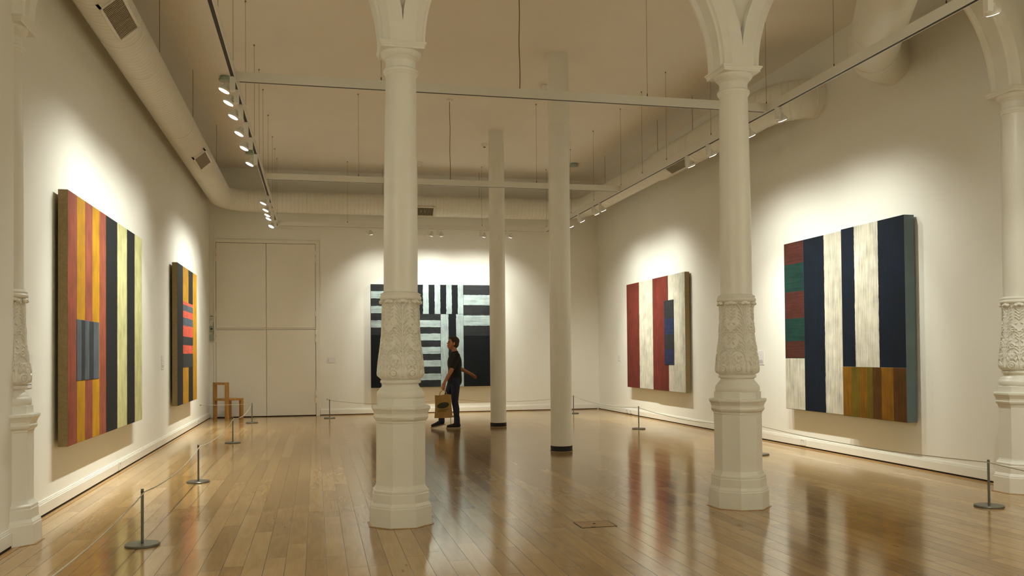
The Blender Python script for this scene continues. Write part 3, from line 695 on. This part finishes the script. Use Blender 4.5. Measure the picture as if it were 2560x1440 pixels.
bl2 = ['low steel barrier post right of the big double door', 'low steel barrier post hidden behind the walking man', 'low steel barrier post behind the thicker round column, in the far right corner', 'low steel barrier post in front of the red and white painting',
       'low steel barrier post almost hidden behind the right carved column', 'low steel barrier post with round foot at the lower right, before the wall column', 'low steel barrier post in the near right bay, beside the camera']
pp = None
for (x_, y_), lb in list(zip(LP, ll))+list(zip(BP, bl2)):
    if pp is None: pp = post_proto((x_, y_, 0), lb)
    else: copy_thing(pp, (x_, y_, 0), lb)
def cord(name, pts, sag, label):
    out = []
    for i in range(len(pts)-1):
        a, b_ = Vector(pts[i]), Vector(pts[i+1]); n = 14; s = sag if isinstance(sag, float) else sag[i]
        for k in range(n): t = k/n; q = a.lerp(b_, t); q.z -= 4*s*t*(1-t); out.append(q)
    out.append(Vector(pts[-1]))
    return tag(MB().tube(out, .0045, 6).make(name, M['cord'], None, True), label, 'rope')
Z = .399
cord('barrier_rope', [(x_+(.0168 if i_ < 4 else 0), y_+(0 if i_ < 4 else -.0168), Z) for i_, (x_, y_) in enumerate(LP)]+[(.002, 19.144, .39)], [.06, .065, .075, .09, .006], 'thin grey rope strung from post to post along the left wall')
cord('barrier_rope', [(2.62, D-.002, .379)]+[(x_-(.0168 if i_ > 2 else -.0125 if i_ == 0 else 0), y_-(-.0125 if i_ == 0 else .0168 if i_ < 2 else .0145 if i_ == 2 else 0), Z) for i_, (x_, y_) in enumerate(BP)], [.002, .10, .09, .07, .085, .05, .06], 'thin grey rope strung from post to post along the back and right walls')
for loc, ax, lb in (((.0, 19.144, .39), 'x', 'small wall eye holding the left cord beside the chair'), ((2.62, D, .379), 'y', 'small dark wall eye holding the cord right of the double door')):
    b = MB()
    p1 = Vector(loc)+(Vector((.02, 0, 0)) if ax == 'x' else Vector((0, -.02, 0)))
    b.tube([loc, p1], [.014, .010], 12); tag(b.make('wall_eye', M['steel'], None, True), lb, 'wall eye')

# ------------------------------------------------------------ chair by the door
cc = thing('wooden_chair', 'square honey wood chair standing in the corner left of the double door', 'chair', (.45, 20.33, 0), -PI/4)
h, t = .198, .034
seat_z = .47
# local: back plane at y = -h (turned towards the camera-left), seat runs to +y
for sx_ in (-1, 1): MB().box(sx_*h-t, sx_*h+t, -h-t, -h+t, 0, .83-.07 if False else .83).make('back_post', M['chair'], cc, bevel=.003)
for sx_ in (-1, 1): MB().box(sx_*h-t, sx_*h+t, h-t, h+t, 0, seat_z-.045).make('front_leg', M['chair'], cc, bevel=.003)
MB().box(-h+t, h-t, -h-t, -h+t, .775, .83).make('top_rail', M['chair'], cc, bevel=.003)
MB().box(-h-t, h+t, -h+t, h+t, seat_z-.045, seat_z).make('seat', M['chair'], cc, bevel=.003)
MB().box(-h+t, h-t, -h-t, -h+t, seat_z-.045, seat_z).make('back_rail', M['chair'], cc, bevel=.003)

# ------------------------------------------------------------ small things on walls, floor and ceiling
def wall_label(loc, face, w, hgt, label, nlines):
    root = thing('wall_label', label, 'wall label', loc, {'+x': PI/2, '-x': -PI/2, '-y': 0}[face], 'printed wall labels')
    MB().box(-w/2, w/2, -.006, 0, -hgt/2, hgt/2).make('card', M['paper'], root)
    m = MB(); z = hgt/2-.035; rnd = random.Random(int(loc[1]*10))
    short = 4
    for i in range(nlines):
        if z < -hgt/2+.02: break
        l = w*.16*rnd.uniform(.7, 1.2) if i < short else w*.80*rnd.uniform(.92, 1)
        m.box(-w/2+.018, -w/2+.018+l, -.0068, -.0055, z-.003, z+.003)
        z -= .020 if i not in (0, 2, short-1) else .034
    m.make('printed_text', M['ink'], root)
wall_label((0, 8.02, 1.292), '+x', .245, .285, 'white printed wall label beside the carved half column at left', 11)
wall_label((0, 14.60, 1.317), '+x', .235, .215, 'white printed wall label between the two left paintings', 8)
wall_label((2.716, D, 1.298), '-y', .205, .125, 'white printed wall label right of the double door', 6)
wall_label((W, 19.333, 1.287), '-x', .18, .125, 'small white printed wall label left of the red and white painting', 6)
wall_label((W, 12.71, 1.309), '-x', .24, .225, 'white printed wall label just right of the right carved column', 8)
def outlet(loc, face, w, hgt, label):
    root = thing('wall_socket', label, 'wall socket', loc, {'+x': PI/2, '-x': -PI/2}[face], 'white skirting sockets')
    MB().box(-w/2, w/2, -.012, 0, -hgt/2, hgt/2).make('plate', M['plastic'], root, bevel=.002)
    m = MB()
    for sx_ in ((-1, 1) if w > .1 else (0,)):
        x_ = sx_*w/4; m.box(x_-.004, x_+.004, -.0132, -.0118, .010, .022)
        for q in (-1, 1): m.box(x_+q*.012-.003, x_+q*.012+.003, -.0132, -.0118, -.010, -.004)
    m.make('pin_slots', M['grey'], root)
    m = MB()
    for sx_ in ((-1, 1) if w > .1 else (0,)): m.box(sx_*w*.12-.006, sx_*w*.12+.006, -.015, -.011, hgt/2-.03, hgt/2-.014)
    m.make('rocker', M['grey'], root)
outlet((.022, 11.415, .079), '+x', .09, .10, 'white skirting socket under the big banded painting at left')
outlet((.022, 18.60, .087), '+x', .15, .075, 'white skirting socket near the far end of the left wall')
outlet((W-.022, 18.80, .080), '-x', .15, .075, 'white skirting socket on the far right wall, left one of a pair')
outlet((W-.022, 18.55, .080), '-x', .15, .075, 'white skirting socket on the far right wall, right one of a pair')
outlet((W-.022, 11.456, .080), '-x', .16, .09, 'white skirting socket under the navy painting on the right')
# controls beside the door, on the left wall just before the corner
t = thing('alarm_keypad', 'small white keypad on the wall beside the double door, topmost of three boxes', 'keypad', (.047, D, 2.285), 0)
MB().box(-.045, .045, -.03, 0, -.075, .075).make('case', M['plastic'], t, bevel=.004); MB().box(-.035, .035, -.032, -.028, .02, .055).make('screen', M['grey'], t)
m = MB()
for i in range(3):
    for j in range(3): m.box(-.032+i*.024, -.016+i*.024, -.033, -.029, -.055+j*.02, -.042+j*.02)
m.make('keys', M['grey'], t)
t = thing('key_switch', 'grey switch box with a round key lock, middle of three boxes beside the door', 'switch', (.047, D, 2.035), 0)
MB().box(-.046, .046, -.05, 0, -.065, .065).make('case', M['teal'], t, bevel=.006)
m = MB().lathe([(.022, 0), (.022, .012)], 20); o = m.make('key_lock', M['dark'], t, True, angle=.5); o.rotation_euler = (PI/2, 0, 0); o.location = (0, -.05, 0)
MB().tube([(.03, -.02, .065), (.03, -.012, .15)], .006, 8).make('conduit', M['grey'], t)
t = thing('junction_box', 'grey blank junction box beside the door, lowest of three boxes', 'junction box', (.047, D, 1.845), 0)
MB().box(-.046, .046, -.045, 0, -.06, .06).make('case', M['teal'], t, bevel=.006); MB().tube([(.028, -.02, .06), (.028, -.014, .11)], .006, 8).make('conduit', M['grey'], t)
# floor hatch
t = thing('floor_hatch', 'small rectangular hatch set in the floorboards between the two carved columns', 'floor hatch', (4.59, 6.815, 0))
m = MB().box(-.15, .15, .115, .120, 0, .0025); m.box(-.15, -.145, -.12, .12, 0, .0025); m.box(.145, .15, -.12, .12, 0, .0025); m.box(-.15, .15, -.12, -.117, 0, .0025)
m.make('frame', M['gap'], t); MB().box(-.143, .143, -.115, .113, 0, .0022).make('lid', M['edge'], t)
m = MB().lathe([(.012, .0), (.012, .004)], 16, (.0, .02)); m.box(-.07, -.03, -.116, -.108, 0, .0035); m.make('lift_slot', M['gap'], t)
# ceiling sensors
for (x_, y_), lb in (((1.017, 14.06), 'pale green ceiling sensor disc behind the first left spotlights'), ((1.033, 19.05), 'pale green ceiling sensor disc behind the farther left spotlights'), ((8.148, 18.99), 'pale green ceiling sensor disc right of the thicker round column')):
    t = thing('ceiling_sensor', lb, 'sensor', (x_, y_, HC), 0, 'pale green ceiling sensor discs')
    MB().lathe([(.075, -.075), (.10, -.068), (.105, -.05), (.105, -.042), (.06, -.036)], 32).make('disc', M['teal'], t, True, angle=.5)
    MB().lathe([(.085, -.036), (.09, -.022), (.08, 0)], 32).make('mounting', M['teal'], t, True, angle=.5)
t = thing('smoke_detector', 'small white smoke detector on the ceiling left of the farther round column', 'smoke detector', (5.783, 17.55, HC))
MB().lathe([(.02, -.07), (.035, -.06), (.06, -.035), (.065, -.02), (.065, 0)], 32).make('housing', M['plastic'], t, True, angle=.5); MB().lathe([(.022, -.074), (.030, -.062)], 24).make('sensor_eye', M['dark'], t, True)
t = thing('ceiling_camera', 'small white cylinder fixed to the ceiling beside the thicker round column', 'camera', (5.982, 13.49, HC))
MB().lathe([(.045, -.14), (.05, -.13), (.05, -.02), (.035, 0)], 28).make('housing', M['plastic'], t, True, angle=.5); MB().lathe([(.047, -.148), (.047, -.138)], 28).make('dark_lens', M['dark'], t, True)
t = thing('ceiling_box', 'small white box on the ceiling peeping out right of the left carved column', 'ceiling box', (4.647, 19.47, HC))
MB().box(-.07, .07, -.05, .05, -.06, 0).make('case', M['plastic'], t, bevel=.004); MB().box(-.03, .03, -.03, .03, -.11, -.06).make('plug', M['plastic'], t, bevel=.004)

# ------------------------------------------------------------ the walking man and his bag
def remesh(mb, name, mt, parent, vox=.007, smooth=6):
    o = mb.make(name, mt)
    r = o.modifiers.new('r', 'REMESH'); r.mode = 'VOXEL'; r.voxel_size = vox; r.use_smooth_shade = True
    s = o.modifiers.new('s', 'SMOOTH'); s.iterations = smooth; s.factor = .5
    dg = bpy.context.evaluated_depsgraph_get(); me = bpy.data.meshes.new_from_object(o.evaluated_get(dg)); me.name = name
    o.modifiers.clear(); o.data = me
    for p_ in me.polygons: p_.use_smooth = True
    o.parent = parent
    return o
man = thing('person', 'person in black t-shirt and dark jeans walking left before the barred painting, carrying a bag', 'person', (4.95, 16.43, 0))
# local axes: -x forward, -y towards the camera (his left side)
hipL, hipR = (.0, -.095, .93), (-.01, .095, .93)
kneeL, ankL = (-.015, -.09, .51), (.02, -.085, .085)
kneeR, ankR = (-.15, .09, .52), (-.25, .09, .125)
chest, neck = (.0, 0, 1.24), (.012, 0, 1.435)
shL, shR = (.012, -.185, 1.375), (.02, .185, 1.375)
elL, wrL = (-.11, -.262, 1.09), (-.235, -.285, .885)
elR, wrR = (.16, .25, 1.12), (.33, .255, 1.04)
hc = Vector((-.035, 0, 1.615))
def limbs(m, k=1.0, arms=True, legs=True):
    if legs:
        for hp, kn, an in ((hipL, kneeL, ankL), (hipR, kneeR, ankR)):
            m.capsule(hp, kn, .085*k, .056*k); m.capsule(kn, (kn[0]*.6+an[0]*.4+.012, kn[1], kn[2]*.65+an[2]*.35), .055*k, .054*k); m.capsule((kn[0]*.6+an[0]*.4+.012, kn[1], kn[2]*.65+an[2]*.35), an, .054*k, .036*k)
    if arms:
        for s_, e_, w_ in ((shL, elL, wrL), (shR, elR, wrR)):
            m.capsule(s_, e_, .052*k, .040*k); m.capsule(e_, w_, .041*k, .027*k)
def hand(m, wr, d, palm_n, curl):
    """palm, four unequal bent fingers and a side thumb; d = along the hand, palm_n = out of the palm"""
    wr, d, n_ = Vector(wr), Vector(d).normalized(), Vector(palm_n).normalized(); s_ = d.cross(n_).normalized()
    m.capsule(wr, wr+d*.03, .026, .026)
    for k in (-1.5, -.5, .5, 1.5): m.capsule(wr+d*.02+s_*k*.014, wr+d*.085+s_*k*.019, .013, .012)
    for k, l in zip((-1.5, -.5, .5, 1.5), (.8, 1.0, .95, .75)):
        p_ = wr+d*.088+s_*k*.020; dd = d.copy(); r_ = .0095
        for j in range(3):
            dd = (dd*math.cos(curl)+n_*math.sin(curl)).normalized() if j else dd
            q_ = p_+dd*(.038, .027, .021)[j]*l
            m.capsule(p_, q_, r_, r_-.0012); p_ = q_; r_ -= .001
            n2 = (n_*math.cos(curl)-d*math.sin(curl)*0).normalized()
    tb = wr+d*.03-s_*.026
    t1 = tb+(d*.6-s_*.5+n_*.45).normalized()*.042; m.capsule(tb, t1, .014, .011); m.capsule(t1, t1+(d*.7+n_*.6).normalized()*.03, .011, .009)
m = MB(); limbs(m)
m.capsule((0, 0, .93), (0, 0, 1.10), .125, .12); m.sphere((-.0, 0, .95), (.115, .165, .12)); m.sphere((.0, 0, 1.25), (.115, .17, .20)); m.capsule(shL, shR, .055, .055)
m.capsule(neck, (-.015, 0, 1.52), .058, .052)
# head: skull, jaw, nose, lips, brow, ears; faces -x and slightly down
R_ = Matrix.Rotation(.18, 3, 'Y')
def H(x_, y_, z_): return hc+R_ @ Vector((x_, y_, z_))
m.sphere(H(.012, 0, .035), (.098, .078, .092), R_); m.sphere(H(-.028, 0, -.035), (.064, .058, .085), R_); m.sphere(H(-.058, 0, -.088), (.028, .030, .022), R_)
m.capsule(H(-.080, 0, .018), H(-.099, 0, -.020), .009, .012); m.sphere(H(-.092, -.011, -.026), (.011, .009, .007), R_); m.sphere(H(-.092, .011, -.026), (.011, .009, .007), R_)
m.capsule(H(-.088, -.022, -.055), H(-.088, .022, -.055), .0085, .0085); m.capsule(H(-.086, -.019, -.066), H(-.086, .019, -.066), .009, .009)
for s_ in (-1, 1):
    m.capsule(H(-.082, s_*.015, .032), H(-.072, s_*.048, .030), .010, .009); m.sphere(H(.018, s_*.080, -.008), (.022, .010, .034), R_)
    m.sphere(H(-.060, s_*.040, -.022), (.026, .020, .022), R_)
hand(m, wrL, (-.25, .05, -.95), (.55, .8, -.1), .75)
hand(m, wrR, (.80, .10, -.55), (-.3, -.6, -.6), .35)
m.capsule((-.0, -.085, .05), (-.05, -.085, .04), .03, .03); m.capsule((-.25, .09, .08), (-.30, .09, .08), .03, .03)
body = remesh(m, 'body', M['skin'], man, .0055, 4)
eyes = MB()
for s_ in (-1, 1): eyes.sphere(H(-.078, s_*.031, .014), .0115, nu=12, nv=8)
eyes.make('eyes', M['dark'], man, True)
# hair
m = MB(); m.sphere(H(.026, 0, .052), (.100, .087, .090), R_); m.sphere(H(.062, 0, -.005), (.062, .076, .080), R_); m.sphere(H(-.050, 0, .098), (.046, .062, .030), R_)
for s_ in (-1, 1): m.capsule(H(-.01, s_*.074, .04), H(.0, s_*.077, .0), .014, .008)
remesh(m, 'hair', M['hair'], man, .006, 3)
# t-shirt
m = MB(); m.sphere((.0, 0, 1.235), (.138, .192, .215)); m.capsule((.0, -.055, .905), (.0, -.055, 1.15), .132, .118); m.capsule((.0, .055, .905), (.0, .055, 1.15), .132, .118)
m.capsule((.012, -.165, 1.38), (.02, .165, 1.38), .064, .064); m.capsule((.01, 0, 1.38), (.01, 0, 1.425), .085, .070)
for s_, e_ in ((shL, elL), (shR, elR)):
    a = Vector(s_); q = a.lerp(Vector(e_), .70); m.capsule(a, q, .066, .062)
remesh(m, 't_shirt', M['shirt'], man, .008, 6)
# jeans
m = MB(); limbs(m, 1.18, arms=False); m.sphere((0, 0, .93), (.116, .158, .10))
for an in (ankL, ankR): m.capsule((an[0]+.004, an[1], an[2]+.12), (an[0]+.004, an[1], an[2]+.0), .056, .062)
remesh(m, 'jeans', M['jeans'], man, .008, 4)
# shoes
for (ax_, ay_, az_, tilt) in ((.02, -.085, 0, 0), (-.25, .09, .045, -.22)):
    m = MB(); rr_ = Matrix.Rotation(tilt, 3, 'Y'); b0 = Vector((ax_, ay_, az_))
    P_ = lambda x_, y_, z_: b0+rr_ @ Vector((x_, y_, z_))
    m.capsule(P_(.035, 0, .058), P_(-.05, 0, .058), .040, .042); m.capsule(P_(-.05, 0, .052), P_(-.165, 0, .040), .042, .030); m.capsule(P_(.03, 0, .06), P_(.01, 0, .09), .040, .040)
    sh = remesh(m, 'shoe', M['shoe'], man, .006, 3)
    so = MB(); n = 28
    vs = []
    for zz in (0, .022):
        for i in range(n):
            a = 2*PI*i/n; u_ = math.cos(a); vs.append(P_(-.065+.140*u_, (.046-.008*u_)*math.sin(a), zz))
    so.add(vs, [tuple(range(n))[::-1], tuple(range(n, 2*n))]+[(i, (i+1) % n, n+(i+1) % n, n+i) for i in range(n)])
    so.make('sole', M['sole'], sh, True, angle=.6)
# carrier bag held in the left hand
hx, hy, hz = wrL[0]-.030, wrL[1]-.005, wrL[2]-.135
bag = thing('carrier_bag', 'tan carrier bag with a dark green oval, hanging from the hand of the walking man', 'bag', (4.95+hx+.0, 16.43+hy, hz-.53), .06)
bw_, bh_, bt_ = .165, .43, .05
vs = []; fs = []; nx_, nz_ = 12, 12
for sgn in (-1, 1):
    for j in range(nz_+1):
        v = j/nz_
        for i in range(nx_+1):
            u = i/nx_*2-1
            th_ = bt_*(1-abs(u)**2.5)*(1.0-.75*v)+.004
            vs.append((u*(bw_-.01*v)+.006*math.sin(5*v+u), sgn*(th_+.006*math.sin(7*u+4*v)), v*bh_+.01*math.sin(3*u)*v))
nn = (nx_+1)*(nz_+1)
for sgn in (0, 1):
    for j in range(nz_):
        for i in range(nx_):
            q = sgn*nn+j*(nx_+1)+i; fs.append((q, q+1, q+nx_+2, q+nx_+1))
for j in range(nz_):
    for i in (0, nx_): q = j*(nx_+1)+i; fs.append((q, q+nx_+1, q+nn+nx_+1, q+nn))
for i in range(nx_): fs.append((i, i+1, nn+i+1, nn+i))
sk = MB().add(vs, fs); sack = sk.make('sack', M['bag'], bag, True, angle=1.0)
def on_bag(pts, name, mt):
    """thin printed patch following the front of the bag"""
    v2 = []
    for x_, z_ in pts:
        u = x_/bw_; v = z_/bh_
        v2.append((x_+.006*math.sin(5*v+u), -(bt_*(1-abs(u)**2.5)*(1-.75*v)+.004)-.005+min(0, -.006*math.sin(7*u+4*v)), z_))
    return v2
ov = MB(); n = 36; rings = 4; vs = []
for k in range(1, rings+1):
    for i in range(n): a = 2*PI*i/n; vs.append((-.01+.118*k/rings*math.cos(a), .235+.055*k/rings*math.sin(a)+.018*k/rings*math.cos(a)))
vv = on_bag(vs, 0, 0); vv.append(on_bag([(-.01, .235)], 0, 0)[0])
fs = [(len(vv)-1, i, (i+1) % n) for i in range(n)]
for k in range(rings-1): fs += [(k*n+i, (k+1)*n+i, (k+1)*n+(i+1) % n, k*n+(i+1) % n) for i in range(n)]
ov.add(vv, fs).make('oval_print', M['oval'], bag)
tx = MB()
for x0_, x1_, z0_ in ((-.12, .09, .140), (-.12, .05, .110)):
    a_ = [(x0_+(x1_-x0_)*i/10, z0_+.0018*i) for i in range(11)]; b_ = [(p_[0], p_[1]+.012) for p_ in a_]
    va = on_bag(a_, 0, 0)+on_bag(b_, 0, 0); tx.add(va, [(i, i+1, 12+i, 11+i) for i in range(10)])
tx.make('printed_line', M['bagink'], bag)
for sgn in (-1, 1):
    MB().tube([(-.08, sgn*.012, bh_-.03), (-.055, sgn*.010, bh_+.05), (0, sgn*.004, bh_+.092), (.055, sgn*.010, bh_+.05), (.08, sgn*.012, bh_-.03)], .006, 8).make('handle', M['bag'], bag, True)
